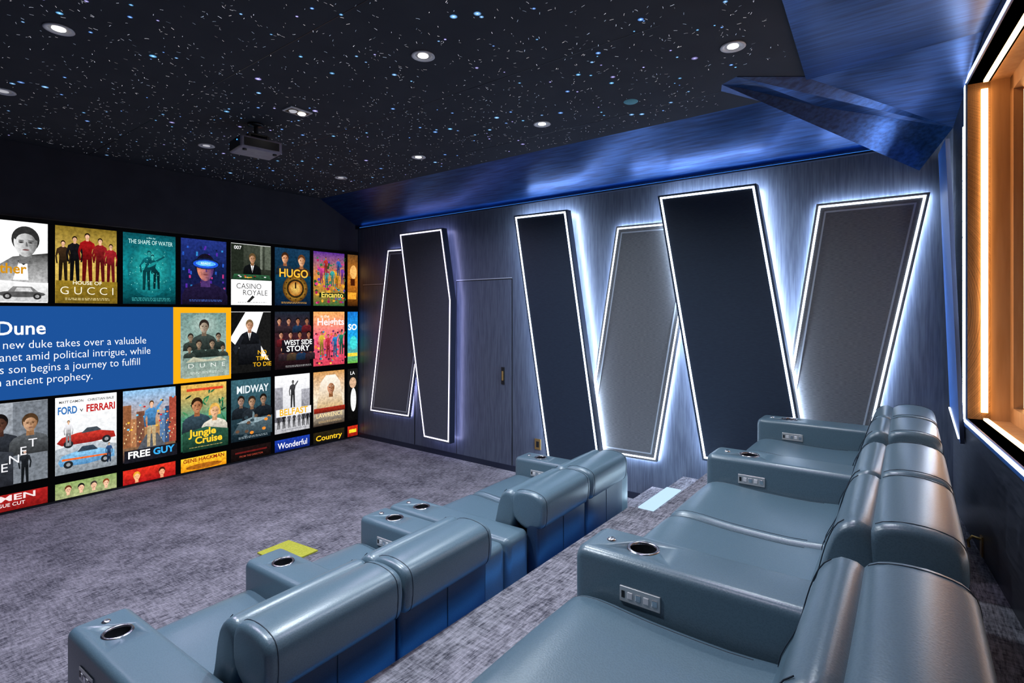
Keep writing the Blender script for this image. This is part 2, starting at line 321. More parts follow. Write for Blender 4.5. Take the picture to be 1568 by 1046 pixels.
# ---------------------------------------------------------------- screen
class Pic:
    def __init__(s): s.V=[];s.F=[];s.C=[]
    def add(s,pts,cols,layer,al=1.0):
        b=len(s.V); y=YW-.032-.0005*layer
        for (x,z) in pts: s.V.append((x,y,z))
        s.F.append(tuple(range(b,b+len(pts)))); cs=cols if isinstance(cols,list) else [cols]*len(pts)
        s.C+=[(*c,al*(.35 if min(c)>.6 else 1)) for c in cs]
P=Pic()
class Poster:
    def __init__(s,x0,z0,w=.54,h=.815,v0=0):
        s.x0=x0;s.z0=z0;s.w=w;s.h=h;s.L=2;s.v0=v0
    def T(s,u,v):
        u=max(0,min(s.w/.54,u)); v=max(s.v0,min(s.v0+s.h/.54,v))
        return (s.x0+u*.54, s.z0+(v-s.v0)*.54)
    def grad(s,cb,ct,cm=None):
        W=s.w/.54;H=s.h/.54; v0=s.v0
        if cm is None: cm=tuple((a+b)/2 for a,b in zip(hx(cb),hx(ct)))
        else: cm=hx(cm)
        st=[(v0,hx(cb)),(v0+H/2,cm),(v0+H,hx(ct))]
        for (a,ca),(b,cc) in zip(st,st[1:]):
            P.add([s.T(0,a),s.T(W,a),s.T(W,b),s.T(0,b)],[ca,ca,cc,cc],1)
    def poly(s,pts,c,cb=None,al=1.0):
        s.L+=1
        if cb:
            vs=[p[1] for p in pts]; lo,hi=min(vs),max(vs)
            cols=[mixc(hx(cb),hx(c),(p[1]-lo)/(hi-lo+1e-6)) for p in pts]
        else: cols=hx(c)
        P.add([s.T(*p) for p in pts],cols,s.L,al)
    def rect(s,u0,u1,v0,v1,c,cb=None): s.poly([(u0,v0),(u1,v0),(u1,v1),(u0,v1)],c,cb)
    def ell(s,cu,cv,ru,rv,c,n=18,rot=0,ce=None,cr_=None,egg=0):
        s.L+=1; cr,sr=math.cos(rot),math.sin(rot)
        pts=[];cols=[]
        for i in range(n):
            a=2*math.pi*i/n; x=ru*math.cos(a)*(1+egg*math.sin(a));y=rv*math.sin(a); pts.append(s.T(cu+x*cr-y*sr,cv+x*sr+y*cr))
            cols.append(mixc(hx(c),hx(cr_),max(0,min(1,.5+.6*math.cos(a)))) if cr_ else hx(c))
        if ce:
            cx,cz=s.T(cu,cv)
            for i in range(n): P.add([pts[i],pts[(i+1)%n],(cx,cz)],[hx(ce),hx(ce),hx(c)],s.L)
        else: P.add(pts,cols,s.L)
    def txt(s,t,cu,cv,size,c,bold=.012,width=None,sp=1.0):
        s.L+=1
        cu_=bpy.data.curves.new('t','FONT'); cu_.body=t; cu_.size=size*.54; cu_.align_x='CENTER'; cu_.align_y='CENTER'; cu_.offset=bold*size*.54; cu_.space_character=sp; cu_.resolution_u=3
        o=bpy.data.objects.new('t',cu_); col.objects.link(o); bpy.context.view_layer.update()
        dg=bpy.context.evaluated_depsgraph_get(); me=o.evaluated_get(dg).to_mesh()
        xs=[v.co.x for v in me.vertices] or [0,1]
        k=1
        if width: k=width*.54/max(1e-4,(max(xs)-min(xs)))
        ox,oz=s.x0+cu*.54,s.z0+(cv-s.v0)*.54; mx=(max(xs)+min(xs))/2; xm=s.x0+s.w
        for p in me.polygons:
            P.add([(max(s.x0,min(xm,ox+(me.vertices[i].co.x-mx)*k)),oz+me.vertices[i].co.y) for i in p.vertices],hx(c),s.L,.2)
        o.evaluated_get(dg).to_mesh_clear(); bpy.data.objects.remove(o)
    def credits(s,v,c,n=2,u0=.14,u1=.86):
        for k in range(n):
            u=u0
            while u<u1:
                w=random.uniform(.02,.07); s.rect(u,min(u1,u+w),v-.028*k,v-.028*k+.013,c); u+=w+.015
    def face(s,cu,cv,r,skin,hair,shade=None,long=0):
        sh=shade or skin
        if long: s.poly([(cu-r*.85,cv-r*long),(cu-r*.3,cv-r*long*1.1),(cu+r*.3,cv-r*long*1.1),(cu+r*.85,cv-r*long),(cu+r*.8,cv+r*.3),(cu-r*.8,cv+r*.3)],hair)
        s.ell(cu,cv+r*.22,r*.74,r*.92,hair,24)
        s.poly([(cu-r*.36,cv-r*1.45),(cu+r*.36,cv-r*1.45),(cu+r*.32,cv-r*.5),(cu-r*.32,cv-r*.5)],sh)
        s.ell(cu,cv-r*.08,r*.62,r*.9,skin,26,cr_=sh,egg=.14)
        arc=[(cu+r*.68*math.cos(a),cv+r*.22+r*.90*math.sin(a)) for a in [math.radians(x) for x in range(-5,190,15)]]
        inn=[(cu+r*.52*math.cos(a),cv+r*.12+r*.52*math.sin(a)) for a in [math.radians(x) for x in range(175,-5,-20)]]
        for i in range(len(arc)-1):
            j=min(len(inn)-1,int((len(arc)-1-i)*len(inn)/len(arc))); j2=min(len(inn)-1,int((len(arc)-2-i)*len(inn)/len(arc)))
            s.poly([arc[i],arc[i+1],inn[j2],inn[j]],hair)
        for d in (-.25,.25):
            s.ell(cu+d*r,cv+r*.03,r*.15,r*.09,sh,10); s.ell(cu+d*r,cv+r*.01,r*.09,r*.035,'181414',8)
            s.poly([(cu+d*r-r*.16,cv+r*.12),(cu+d*r+r*.16,cv+r*.12),(cu+d*r+r*.12,cv+r*.165),(cu+d*r-r*.12,cv+r*.165)],hair)
        s.poly([(cu-r*.02,cv-r*.28),(cu+r*.12,cv-r*.26),(cu+r*.05,cv+r*.05),(cu+r*.0,cv+r*.05)],sh)
        s.ell(cu,cv-r*.5,r*.19,r*.045,'6a3434',10)
    def bust(s,cu,cv,r,skin,hair,cloth,shade=None,long=0,shirt=None):
        dk='%02x%02x%02x'%tuple(int(int(cloth[i:i+2],16)*.5) for i in (0,2,4))
        s.poly([(cu-r*1.9,cv-r*3.6),(cu+r*1.9,cv-r*3.6),(cu+r*1.8,cv-r*2.1),(cu+r*1.45,cv-r*1.6),(cu+r*.5,cv-r*1.15),(cu-r*.5,cv-r*1.15),(cu-r*1.45,cv-r*1.6),(cu-r*1.8,cv-r*2.1)],cloth,dk)
        if shirt: s.poly([(cu,cv-r*2.9),(cu+r*.42,cv-r*1.15),(cu-r*.42,cv-r*1.15)],shirt); s.poly([(cu-r*.06,cv-r*2.7),(cu+r*.06,cv-r*2.7),(cu+r*.05,cv-r*1.3),(cu-r*.05,cv-r*1.3)],'101010')
        s.face(cu,cv,r,skin,hair,shade,long=long)
    def man(s,cu,vb,H,skin,hair,cloth,legs=None,lean=0,armup=False):
        r=H*.055; t=vb+H
        dk='%02x%02x%02x'%tuple(int(int(cloth[i:i+2],16)*.55) for i in (0,2,4))
        legs=legs or dk
        s.poly([(cu-.085*H,vb),(cu-.03*H,vb),(cu-.005*H,vb+.42*H),(cu-.005*H,vb+.5*H),(cu-.08*H,vb+.5*H)],legs)
        s.poly([(cu+.03*H,vb),(cu+.085*H,vb),(cu+.08*H,vb+.5*H),(cu+.005*H,vb+.5*H),(cu+.005*H,vb+.42*H)],legs)
        s.poly([(cu-.08*H,vb+.46*H),(cu+.08*H,vb+.46*H),(cu+.075*H+lean,vb+.62*H),(cu+.115*H+lean,vb+.80*H),(cu+.04*H+lean,vb+.855*H),(cu-.04*H+lean,vb+.855*H),(cu-.115*H+lean,vb+.80*H),(cu-.075*H+lean,vb+.62*H)],cloth,dk)
        s.poly([(cu-.115*H+lean,vb+.81*H),(cu-.155*H,vb+.62*H),(cu-.13*H,vb+.44*H),(cu-.10*H,vb+.44*H),(cu-.12*H,vb+.62*H),(cu-.075*H+lean,vb+.74*H)],cloth,dk)
        if armup: s.poly([(cu+.115*H+lean,vb+.79*H),(cu+.22*H,vb+.95*H),(cu+.195*H,vb+.98*H),(cu+.08*H+lean,vb+.84*H)],cloth)
        else: s.poly([(cu+.115*H+lean,vb+.81*H),(cu+.155*H,vb+.62*H),(cu+.13*H,vb+.44*H),(cu+.10*H,vb+.44*H),(cu+.12*H,vb+.62*H),(cu+.075*H+lean,vb+.74*H)],cloth,dk)
        s.rect(cu-r*.4+lean,cu+r*.4+lean,vb+.84*H,vb+.89*H,skin)
        s.ell(cu+lean,t-r*1.0,r*.85,r*1.15,hair,14); s.ell(cu+lean,t-r*1.3,r*.66,r*.88,skin,14)
X0=lambda k:1.585+.6*k
R1,R2,R3=2.095,1.19,.285
P.add([(XL+.02,.025),(XW-.03,.025),(XW-.03,2.955),(XL+.02,2.955)],(.0012,.0012,.0016),0,0)
# --- row 1
p=Poster(X0(-1),R1); p.grad('e8e8e8','ffffff','f4f4f4')
p.poly([(.2,.42),(1,.36),(1,.95),(.85,.92),(.5,.85),(.3,.68)],'303030','b8b8b8'); p.poly([(.5,.42),(.72,.42),(.7,.80),(.6,.82)],'f0f0f0'); p.poly([(.56,.78),(.74,.78),(.65,.70)],'101010')
p.face(.68,1.12,.27,'dedede','2c2c2c','6a6a6a'); p.txt('Godfather',.24,.62,.26,'c88a14',.02,width=.9); p.rect(0,1,.02,.38,'f0f0f0','b8b8b8'); p.ell(.62,.16,.34,.06,'505050'); p.poly([(.42,.20),(.5,.30),(.76,.30),(.86,.20)],'787878'); p.poly([(.52,.21),(.55,.28),(.74,.28),(.78,.21)],'c8c8c8')
for u in (.42,.84): p.ell(u,.12,.06,.06,'282828'); p.ell(u,.12,.03,.03,'a0a0a0')
for u in (.08,.2): p.man(u,.05,.36,'909090','202020','505050')
p=Poster(X0(-2),R1); p.grad('202830','506070'); p.bust(.5,.95,.2,'c09070','201810','101820'); p.txt('NIGHT CITY',.5,.25,.14,'d03020',width=.8)
p=Poster(X0(0),R1); p.grad('8c7020','7a6420','d4b458')
for u,c,h in ((.12,'3a2818',.80),(.3,'141418',.90),(.5,'a01418',.98),(.71,'8c1c20',.9),(.89,'a02028',.8)): p.man(u,.42,h,'d8a888','1a1008',c)
p.rect(0,1,0,.44,'8a7020','6c5618')
p.txt('HOUSE OF',.5,.40,.1,'f0e8d0'); p.txt('G U C C I',.5,.24,.22,'f4ecd8',-.01,width=.86); p.credits(.09,'d8c890')
p=Poster(X0(1),R1); p.grad('04262e','0a4a54','0f7f86')
p.ell(.5,.75,.42,.6,'2ab0ac',28,ce='0c6068'); p.man(.43,.3,.85,'2a8a88','0a4048','0c6068',lean=.05); p.man(.62,.33,.74,'3aa09a','062c34','0a4850',lean=-.08,armup=True)
p.ell(.54,.86,.12,.03,'1c8a8c',rot=.6)
for i in range(40): p.ell(.1+.8*random.random(),.2+1.0*random.random(),.008,.008,'80d8d0',6)
p.txt('THE SHAPE OF WATER',.5,1.32,.13,'c8f0ec',.0,width=.84); p.txt('a film by',.5,1.42,.05,'a0d8d8'); p.credits(.12,'3c9898',3)
p=Poster(X0(2),R1); p.grad('1a1040','203078','101c44')
for i in range(60):
    u=random.random()*.94;v=random.random()*1.4; p.rect(u,u+.04,v,v+random.uniform(.03,.10),random.choice(['2450b0','5028a0','a83070','2c80c0','182050','101838']))
p.bust(.5,.84,.30,'c87c60','141020','201838','4a3068'); p.ell(.5,.95,.31,.13,'101c3c'); p.ell(.5,.94,.28,.10,'1c50d0'); p.ell(.5,.95,.22,.06,'60b8ff'); p.txt('READY',.5,.95,.07,'e0f4ff',.02)
p.credits(.1,'4060b0',2)
p=Poster(X0(3),R1); p.grad('ffffff','ffffff'); p.rect(0,1,.62,1.5,'3c4238','20241c'); p.rect(.0,.3,.62,1.5,'20261e'); p.rect(.72,.78,.9,1.5,'6a7064'); p.rect(.84,1,.9,1.5,'555c50')
p.bust(.52,1.16,.12,'d0a080','5a4428','101214','805838',shirt='f0f0f0'); p.poly([(.0,.62),(1,.62),(.95,.76),(.06,.76)],'2c5c3c','183020')
for i in range(14): p.ell(.15+.7*random.random(),.68+.05*random.random(),.03,.015,random.choice(['c03030','e0e0e0','202020','d0a030']),8)
p.rect(0,1,0,.62,'ffffff')
p.txt('CASINO',.42,.46,.19,'101010',-.005,width=.62); p.txt('ROYALE',.58,.30,.19,'101010',-.005,width=.62); p.txt('007',.14,1.4,.12,'f0f0f0'); p.poly([(.36,.08),(.5,.24),(.56,.2),(.42,.06)],'202020'); p.credits(.06,'909090',1)
p=Poster(X0(4),R1); p.grad('0c1a30','143450','0a2a3c')
p.bust(.28,1.24,.14,'e0a880','3a2010','203040','905838'); p.bust(.74,1.2,.15,'e8b890','60381c','402c20','a06840'); p.rect(0,1,.0,.80,'0c3850','0a1830')
p.ell(.55,.45,.36,.36,'e8b040',24,ce='4a2c10'); p.ell(.55,.45,.25,.25,'2a2010'); p.ell(.55,.45,.2,.2,'f0c868',ce='a06020'); p.rect(.53,.57,.45,.62,'201008')
for i in range(12):
    a=i*math.pi/6; p.ell(.55+.3*math.cos(a),.45+.3*math.sin(a),.022,.022,'402810',8)
p.txt('HUGO',.5,.84,.3,'f4b838',.02,width=.82); p.credits(.08,'c09040')
p=Poster(X0(5),R1); p.grad('2c6030','502888','d08838')
for i in range(110):
    u=.03+random.random()*.94;v=.05+random.random()*1.35; p.ell(u,v,.02+random.random()*.04,.02+random.random()*.03,random.choice(['c83880','e0a030','387850','6038a8','2888a0','d06028','a02050','204828']),8)
for u,v,c in ((.18,.62,'d04090'),(.34,.5,'30a0a0'),(.66,.52,'e0a020'),(.84,.62,'8040b0'),(.3,.85,'c03030'),(.7,.85,'3060b0'),(.5,.55,'40b0a8')): p.man(u,v,.5,'b87850','20100c',c)
p.rect(.08,.92,.24,.36,'182818'); p.txt('Encanto',.5,.3,.2,'f8d860',.02,width=.7)
p=Poster(X0(6),R1,w=.19); p.grad('301808','604020','c07020'); p.ell(.2,1.0,.12,.2,'f0b060'); p.rect(.0,.3,.2,.4,'f0a030'); p.rect(.1,.25,.6,.8,'401808')
# --- row 2
P.add([(XL+.02,1.13),(2.70,1.13),(2.70,2.06),(XL+.02,2.06)],hx('1a4c90'),3,0)
P.add([(2.70,1.13),(3.385,1.13),(3.385,2.06),(2.70,2.06)],hx('eda612'),3,0)
def left_text(t,x,z,size,bold,kx=1):
    cu_=bpy.data.curves.new('t','FONT'); cu_.body=t; cu_.size=size; cu_.offset=bold; cu_.resolution_u=3
    o=bpy.data.objects.new('t',cu_); col.objects.link(o); bpy.context.view_layer.update(); dg=bpy.context.evaluated_depsgraph_get(); me=o.evaluated_get(dg).to_mesh()
    for q in me.polygons: P.add([(x+me.vertices[i].co.x*kx,z+me.vertices[i].co.y) for i in q.vertices],hx('f4f6fa'),8,0)
    o.evaluated_get(dg).to_mesh_clear(); bpy.data.objects.remove(o)
left_text('Dune',1.13,1.775,.19,.003,.90)
for i,t in enumerate(['A new duke takes over a valuable','planet amid political intrigue, while','his son begins a journey to fulfill','an ancient prophecy.']):
    left_text(t,1.085,1.635-.122*i,.118,-.0008,.83)
p=Poster(X0(2)-.005,R2+.0,h=.80); p.L=5; p.grad('90a098','6c8a84','8aa49c')
for k in range(len(P.V)-8,len(P.V)): P.V[k]=(P.V[k][0],YW-.036,P.V[k][2])
p.L=10; p.ell(.5,1.2,.34,.28,'a8bcb4',ce='7c9890',n=24); p.bust(.5,1.16,.15,'b8a894','2c2420','3c4844','706050')
for u,v,r,sk in ((.2,.92,.085,'a08c74'),(.8,.92,.085,'a89078'),(.36,.76,.09,'a88c70'),(.64,.76,.09,'b09478'),(.14,.66,.07,'907c68'),(.86,.66,.07,'988068')): p.bust(u,v,r,sk,'2a2622',random.choice(['39443f','48544e','2e3a36']),'685848')
p.rect(.0,1,.0,.46,'788f86','94a49a'); p.poly([(.05,.36),(.95,.36),(.8,.46),(.5,.40),(.2,.48)],'b8b8a0'); p.txt('D  U  N  E',.5,.27,.14,'eef0ea',-.01,width=.8); p.credits(.12,'c8d0c8',2)
p=Poster(X0(3),R2); p.grad('f4f4f4','ffffff'); p.poly([(0,.9),(.35,1.5),(0,1.5)],'101010'); p.poly([(1,.2),(.6,.9),(.8,1.5),(1,1.5)],'181818'); p.poly([(0,0),(1,0),(1,.25),(.3,.5),(0,.8)],'141414')
p.poly([(.16,.2),(.75,.2),(.74,.75),(.62,.92),(.5,.98),(.4,.98),(.28,.92),(.2,.7)],'24262c','08090c'); p.bust(.45,1.17,.13,'d8a888','7a6040','1a1c22','90644a',shirt='f0f0f0'); p.poly([(.1,.45),(.3,.9),(.22,.93),(.02,.6)],'1c1e24')
for i,t in enumerate(['NO','TIME','TO DIE']): p.txt(t,.76,.48-.15*i,.15,'e8b020',.01)
p=Poster(X0(4),R2); p.grad('120c10','1c2430','3a1a20')
for i in range(12): p.bust(.12+.25*(i%4),1.26-.36*(i//4),.085,random.choice(['c08868','a87050','d8a080']),'181010',random.choice(['702028','203858','382830','504030']),'804c38')
p.rect(.04,.96,.44,.78,'141018'); p.txt('WEST SIDE',.5,.70,.18,'f4f4f4',.02,width=.8); p.txt('STORY',.5,.54,.2,'f4f4f4',.02,width=.66); p.credits(.1,'a0a0a0',2)
p=Poster(X0(5),R2); p.grad('c83c50','f0a860','e86080')
for i in range(90):
    u=.03+random.random()*.94;v=.05+random.random()*.95; p.ell(u,v,.035,.03,random.choice(['f0c048','d84860','3888a8','e07030','702868','c03048','402030']),8)
p.txt('in the',.3,1.38,.12,'fff0e0'); p.txt('Heights',.5,1.22,.28,'ffe8e8',.02,width=.86)
for u,v,c in ((.2,.3,'e0c040'),(.4,.22,'d03848'),(.62,.24,'3080c0'),(.82,.3,'208060')): p.man(u,v,.66,'b07850','201008',c,armup=True)
p=Poster(X0(6),R2,w=.19); p.grad('68b040','1870c8','20a0e0'); p.rect(0,.34,.2,.3,'f0d040'); p.txt('SO',.17,1.05,.24,'ffffff',.03); p.ell(.2,.6,.13,.2,'40d0d0')
# --- row 3
p=Poster(X0(-1),R3); p.grad('585c64','9aa0a8','7c828a'); p.poly([(.5,0),(1,0),(1,1.5),(.5,1.5)],'70767e')
p.bust(.32,1.14,.16,'6a4838','141010','30343c','402820'); p.bust(.74,1.1,.16,'c8a080','4a3420','585c60','906848'); p.poly([(.0,0),(.5,0),(.5,.6),(.1,.7)],'3a3e46','202228'); p.man(.66,.0,.62,'c0a090','201818','24282e')
for i,t in enumerate('TENET'): p.txt(t,.25+.13*i,.2+.13*i,.22,'e8e8ec',.0)
p=Poster(X0(0),R3); p.grad('c8cacc','f4f4f4','e4e6e8')
p.txt('MATT DAMON',.25,1.41,.07,'303030',width=.38); p.txt('CHRISTIAN BALE',.73,1.41,.07,'303030',width=.44); p.txt('FORD',.19,1.24,.2,'2c6cb0',.03,width=.3); p.txt('v',.41,1.23,.12,'505050'); p.txt('FERRARI',.73,1.24,.2,'b81c1c',.03,width=.48)
p.poly([(0,0),(1,0),(1,.45),(.5,.62),(0,.5)],'b8c0c8','80888f')
p.poly([(.02,.62),(.1,.72),(.34,.78),(.62,.80),(.95,.72),(.98,.6),(.6,.56),(.1,.56)],'c8382c','801818'); p.poly([(.4,.76),(.5,.86),(.66,.86),(.74,.78)],'404850')
p.poly([(.04,.24),(.1,.36),(.32,.42),(.7,.42),(.96,.34),(.96,.2),(.5,.14),(.08,.16)],'88c0e4','4880b0'); p.poly([(.34,.40),(.42,.5),(.6,.5),(.68,.40)],'304050'); p.poly([(.1,.3),(.9,.28),(.9,.25),(.1,.26)],'e86828')
for u,v in ((.2,.18),(.8,.18),(.2,.58),(.82,.58)): p.ell(u,v,.075,.075,'202428'); p.ell(u,v,.035,.035,'909498')
p.man(.2,.55,.5,'d0a888','60401c','e8e8ec'); p.man(.86,.1,.4,'d0a888','402c1c','305080')
p=Poster(X0(1),R3); p.grad('2c2830','88b8e0','b88858')
for u,h,c in ((.0,1.2,'8c5838'),(.14,.9,'b07850'),(.24,1.05,'704838'),(.68,.95,'5878a0'),(.78,1.1,'384c70'),(.86,1.3,'a04838')):
    p.rect(u,min(1,u+.15),.3,h,c)
    for i in range(6): p.rect(u+.02+.03*(i%4),u+.035+.03*(i%4),.4+.08*i,.43+.08*i,'f0d8a0')
for i in range(40):
    u=random.random()*.9;v=.3+random.random()*1.0; p.ell(u+.05,v,.025,.02,random.choice(['f07030','f8c040','d03030','60c0f0','303038']),7)
p.poly([(.1,0),(.9,0),(.62,.55),(.4,.55)],'50545c'); p.man(.5,.28,.98,'e0b090','4a3018','5090c8','b8a078',armup=True); p.rect(0,1,0,.26,'181820'); p.txt('FREE',.27,.15,.2,'f4f4f4',.03); p.txt('GUY',.74,.15,.2,'38a8e8',.03)
p=Poster(X0(2),R3); p.grad('1c4c38','e0b050','4c8c70')
for i in range(50):
    u=random.random();v=.1+random.random()*1.25; p.ell(min(.92,max(.08,u)),v,.075,.02,random.choice(['2c7048','1c5a40','48905c','184834','0c3024']),10,rot=random.random()*3)
p.rect(.1,.9,1.36,1.42,'d84828'); p.bust(.32,1.02,.17,'c08860','2a1c10','384c58','905838'); p.bust(.7,.86,.16,'e8b890','d8a850','e8e0d0','c09068',long=.6); p.poly([(0,0),(1,0),(1,.4),(.5,.52),(0,.44)],'2c5844','143024'); p.txt('Jungle',.42,.40,.22,'f8c830',.03,width=.6); p.txt('Cruise',.56,.22,.22,'f8c830',.03,width=.6); p.credits(.07,'b0a060',1)
p=Poster(X0(3),R3); p.grad('101c24','38606c','28424c')
p.bust(.24,.98,.12,'b09080','201814','202830','705848'); p.bust(.5,.94,.13,'b89478','30241c','283038','785840'); p.bust(.78,.98,.12,'a88870','181410','1c242c','685040')
p.poly([(0,.2),(1,.1),(1,.55),(.2,.5)],'50626a','283840'); p.poly([(.1,.45),(.46,.56),(.95,.5),(.6,.42)],'8ca0a8'); p.poly([(.46,.35),(.54,.35),(.54,.66),(.5,.72)],'6c8088')
for i in range(14): p.ell(random.random()*.9+.05,.1+random.random()*.5,.05,.04,random.choice(['e08830','604838','485860','304048']),9)
p.txt('MIDWAY',.5,1.26,.26,'e0e8ec',.02,width=.8); p.credits(.1,'90a0a8')
p=Poster(X0(4),R3); p.grad('b0b0b4','f0f0f2','d8d8dc'); p.rect(0,.22,.3,1.2,'a0a0a8','606068'); p.rect(.75,1,.3,1.1,'a8a8b0','686870'); p.man(.5,.64,.72,'686868','202020','404044',armup=True)
for u in (.1,.24,.38,.52,.66,.78,.9): p.man(u,.12,.34+.06*random.random(),'a0a0a0','282828',random.choice(['404044','686870','202024']))
p.rect(0,1,.44,.64,'e4e4e8'); p.txt('BELFAST',.5,.54,.24,'e8b018',.02,width=.8); p.credits(.08,'707078',1)
p=Poster(X0(5),R3); p.grad('382c24','c89050','e8d8c0'); p.poly([(.1,.5),(.95,.5),(.85,1.2),(.7,1.4),(.4,1.4),(.22,1.2)],'f4ece0','c8a878'); p.face(.55,1.05,.19,'c89070','e8e0d0','805030'); p.rect(.0,1,.36,.5,'a02c1c','601810'); p.txt('LAWRENCE',.5,.28,.16,'f0d8a0',.01,width=.84); p.credits(.12,'c8a878',2)
p=Poster(X0(6),R3,w=.19); p.grad('080808','181818'); p.ell(.2,.6,.1,.35,'e8e8e8'); p.ell(.18,1.1,.12,.16,'d0a888'); p.txt('LA',.17,1.38,.14,'f0f0f0')
# --- row 4 (only the tops are on screen)
H4=.165; V0=1.195; Z4=.03
def r4(k,w=.54): return Poster(X0(k),Z4,w=w,h=H4,v0=V0)
p=r4(-1); p.grad('7c1414','a82020'); p.txt('X-MEN',.42,1.42,.15,'e8d8d8',.02,width=.8); p.txt('ROGUE CUT',.42,1.30,.09,'f0e0e0',.01)
p=r4(0); p.grad('a0a878','88a060')
for u,c in ((.2,'5c2c18'),(.4,'181818'),(.6,'3c3430'),(.8,'804020')): p.face(u,1.36,.075,'e8b898',c)
p=r4(1); p.grad('a01418','d83020'); p.face(.25,1.34,.09,'f0b080','e0a030'); p.face(.72,1.34,.09,'e0a078','401810')
p=r4(2); p.grad('e89010','f8c030'); p.txt('GENE HACKMAN',.5,1.43,.12,'801810',.02,width=.9); p.ell(.5,1.27,.4,.06,'a05c18')
p=r4(3); p.grad('0c0808','1c1010'); p.rect(.1,.9,1.36,1.4,'601818'); p.txt('FROM THE DIRECTOR',.5,1.28,.06,'a04030')
p=r4(4); p.grad('0c1c60','1c3ca8'); p.txt('Wonderful',.5,1.33,.22,'f4f4fc',.01,width=.84)
p=r4(5); p.grad('101010','282010'); p.txt('Country',.5,1.32,.2,'f0c028',.02,width=.84)
p=r4(6,.19); p.grad('8c1810','c82c18'); p.rect(.05,.3,1.3,1.4,'f8d030')
me=bpy.data.meshes.new('movie_screen_picture'); me.from_pydata(P.V,[],P.F); me.update()
ca=me.color_attributes.new('Col','FLOAT_COLOR','POINT')
for i,c in enumerate(P.C): ca.data[i].color=c
me.materials.append(attremis('screen_picture',1.2,True))
scr=empty('movie_screen')
o=bpy.data.objects.new('picture',me); col.objects.link(o); o.parent=scr
box('panel',XL+.01,XW-.02,YW-.03,YW-.001,.012,2.965,M_black,scr)

# ---------------------------------------------------------------- ceiling stars
V=[];Fc=[];C=[]
dl=[(.93,4.15),(2.50,2.65),(3.62,.97),(4.06,2.75),(4.10,4.42),(4.13,5.88),(.93,5.66),(.93,2.6),(2.5,5.85),(2.54,4.23)]
def okp(x,y):
    return all((x-a)**2+(y-b)**2>.014 for a,b in dl) and not(y<1.3 and x>4.0)
cnt=0
while cnt<3400:
    x=random.uniform(.1,4.68);y=random.uniform(.72,7.15)
    if not okp(x,y): continue
    cnt+=1
    L=random.uniform(.005,.013);w=random.uniform(.0006,.0012);a=random.gauss(.6,.8)
    dx,dy=math.cos(a)*L,math.sin(a)*L;nx,ny=-math.sin(a)*w,math.cos(a)*w
    bx=random.uniform(-.003,.003)
    b=len(V);z=ZC-.002
    V+=[(x-dx-nx,y-dy-ny,z),(x+bx-nx,y+bx-ny,z),(x+dx-nx,y+dy-ny,z),(x+dx+nx,y+dy+ny,z),(x+bx+nx,y+bx+ny,z),(x-dx+nx,y-dy+ny,z)]
    Fc.append(tuple(range(b,b+6))); s=random.uniform(.2,1.2); c=random.choice([(.8,.85,1),(.6,.75,1),(1,.95,1),(.9,.9,1)]); C+=[tuple(k*s for k in c)]*6
cnt=0
while cnt<280:
    x=random.uniform(.3,4.6);y=random.uniform(.75,7.1)
    if not okp(x,y): continue
    cnt+=1; R0=random.choice([.003,.004,.004,.005,.006,.008,.010]); s=random.uniform(.7,1.6); hue=random.choice([(.12,.35,1),(.2,.5,1),(.45,.4,1),(.12,.45,.9)])
    b=len(V);N=12
    V.append((x,y,ZC-.004));C.append((1.6*s,1.8*s,2.4*s))
    for rr_,cc in ((R0*.5,tuple(1.1*s*h+.1 for h in hue)),(R0*2.4,tuple(.04*h for h in hue))):  # outer ring paints a fading glow around each star
        for i in range(N): V.append((x+rr_*math.cos(6.2832*i/N),y+rr_*math.sin(6.2832*i/N),ZC-.004)); C.append(cc)
    for i in range(N):
        j=(i+1)%N; Fc.append((b,b+1+i,b+1+j)); Fc.append((b+1+i,b+1+N+i,b+1+N+j,b+1+j))
me=bpy.data.meshes.new('star_ceiling_lights'); me.from_pydata(V,[],Fc); me.update()
ca=me.color_attributes.new('Col','FLOAT_COLOR','POINT')
for i,c in enumerate(C): ca.data[i].color=(*c,1)
me.materials.append(attremis('fibre_star',1.0))
o=bpy.data.objects.new('star_ceiling_lights',me); col.objects.link(o)

# ---------------------------------------------------------------- downlights
def downlight(x,y,on=1.0,energy=60,color=(1,1,1),zc=ZC,size=140):
    e=empty('recessed_downlight',(x,y,zc))
    lathe('trim_ring',[(.075,0),(.078,-.006),(.068,-.010),(.056,-.004),(.05,.0)],(0,0,0),M_white,e)
    lathe('baffle',[(.0,-.0012),(.052,-.0012)],(0,0,0),M_plate,e)
    lathe('lens',[(.0,-.004),(.034,-.004)],(0,0,0),M_lamp if on>.5 else M_lampdim,e)
    if energy:
        l=bpy.data.lights.new('lamp','SPOT'); l.energy=energy; l.color=color; l.spot_size=math.radians(size); l.spot_blend=.9; l.shadow_soft_size=.07
        lo=bpy.data.objects.new('lamp',l); lo.location=(0,0,-.03); col.objects.link(lo); lo.parent=e
cw=(.82,.91,1); lv=(.84,.77,1)
E=170
downlight(.93,4.15,1,E*1.2,lv); downlight(2.50,2.65,1,E*1.5,cw); downlight(3.62,.97,1,E*.6,cw); downlight(4.06,2.75,1,E*.75,cw); downlight(4.10,4.42,1,E*.65,lv)
downlight(4.13,5.88,0,0); downlight(.93,5.66,0,E*.5,lv); downlight(.93,2.6,1,E*1.6,cw); downlight(2.5,1.0,1,E*.32,lv); downlight(.9,.9,1,E*.22,lv); downlight(2.5,5.85,0,E*.5,lv)  # downlights over the seats are out of view, added as fill light
e=empty('ceiling_speaker',(4.07,1.886,ZC)); lathe('grille',[(0,-.006),(.05,-.006),(.058,-.001)],(0,0,0),texmat('speaker_grille',(.1,.35,.42),(.15,.45,.5),nscale=200,rough=.6),e)
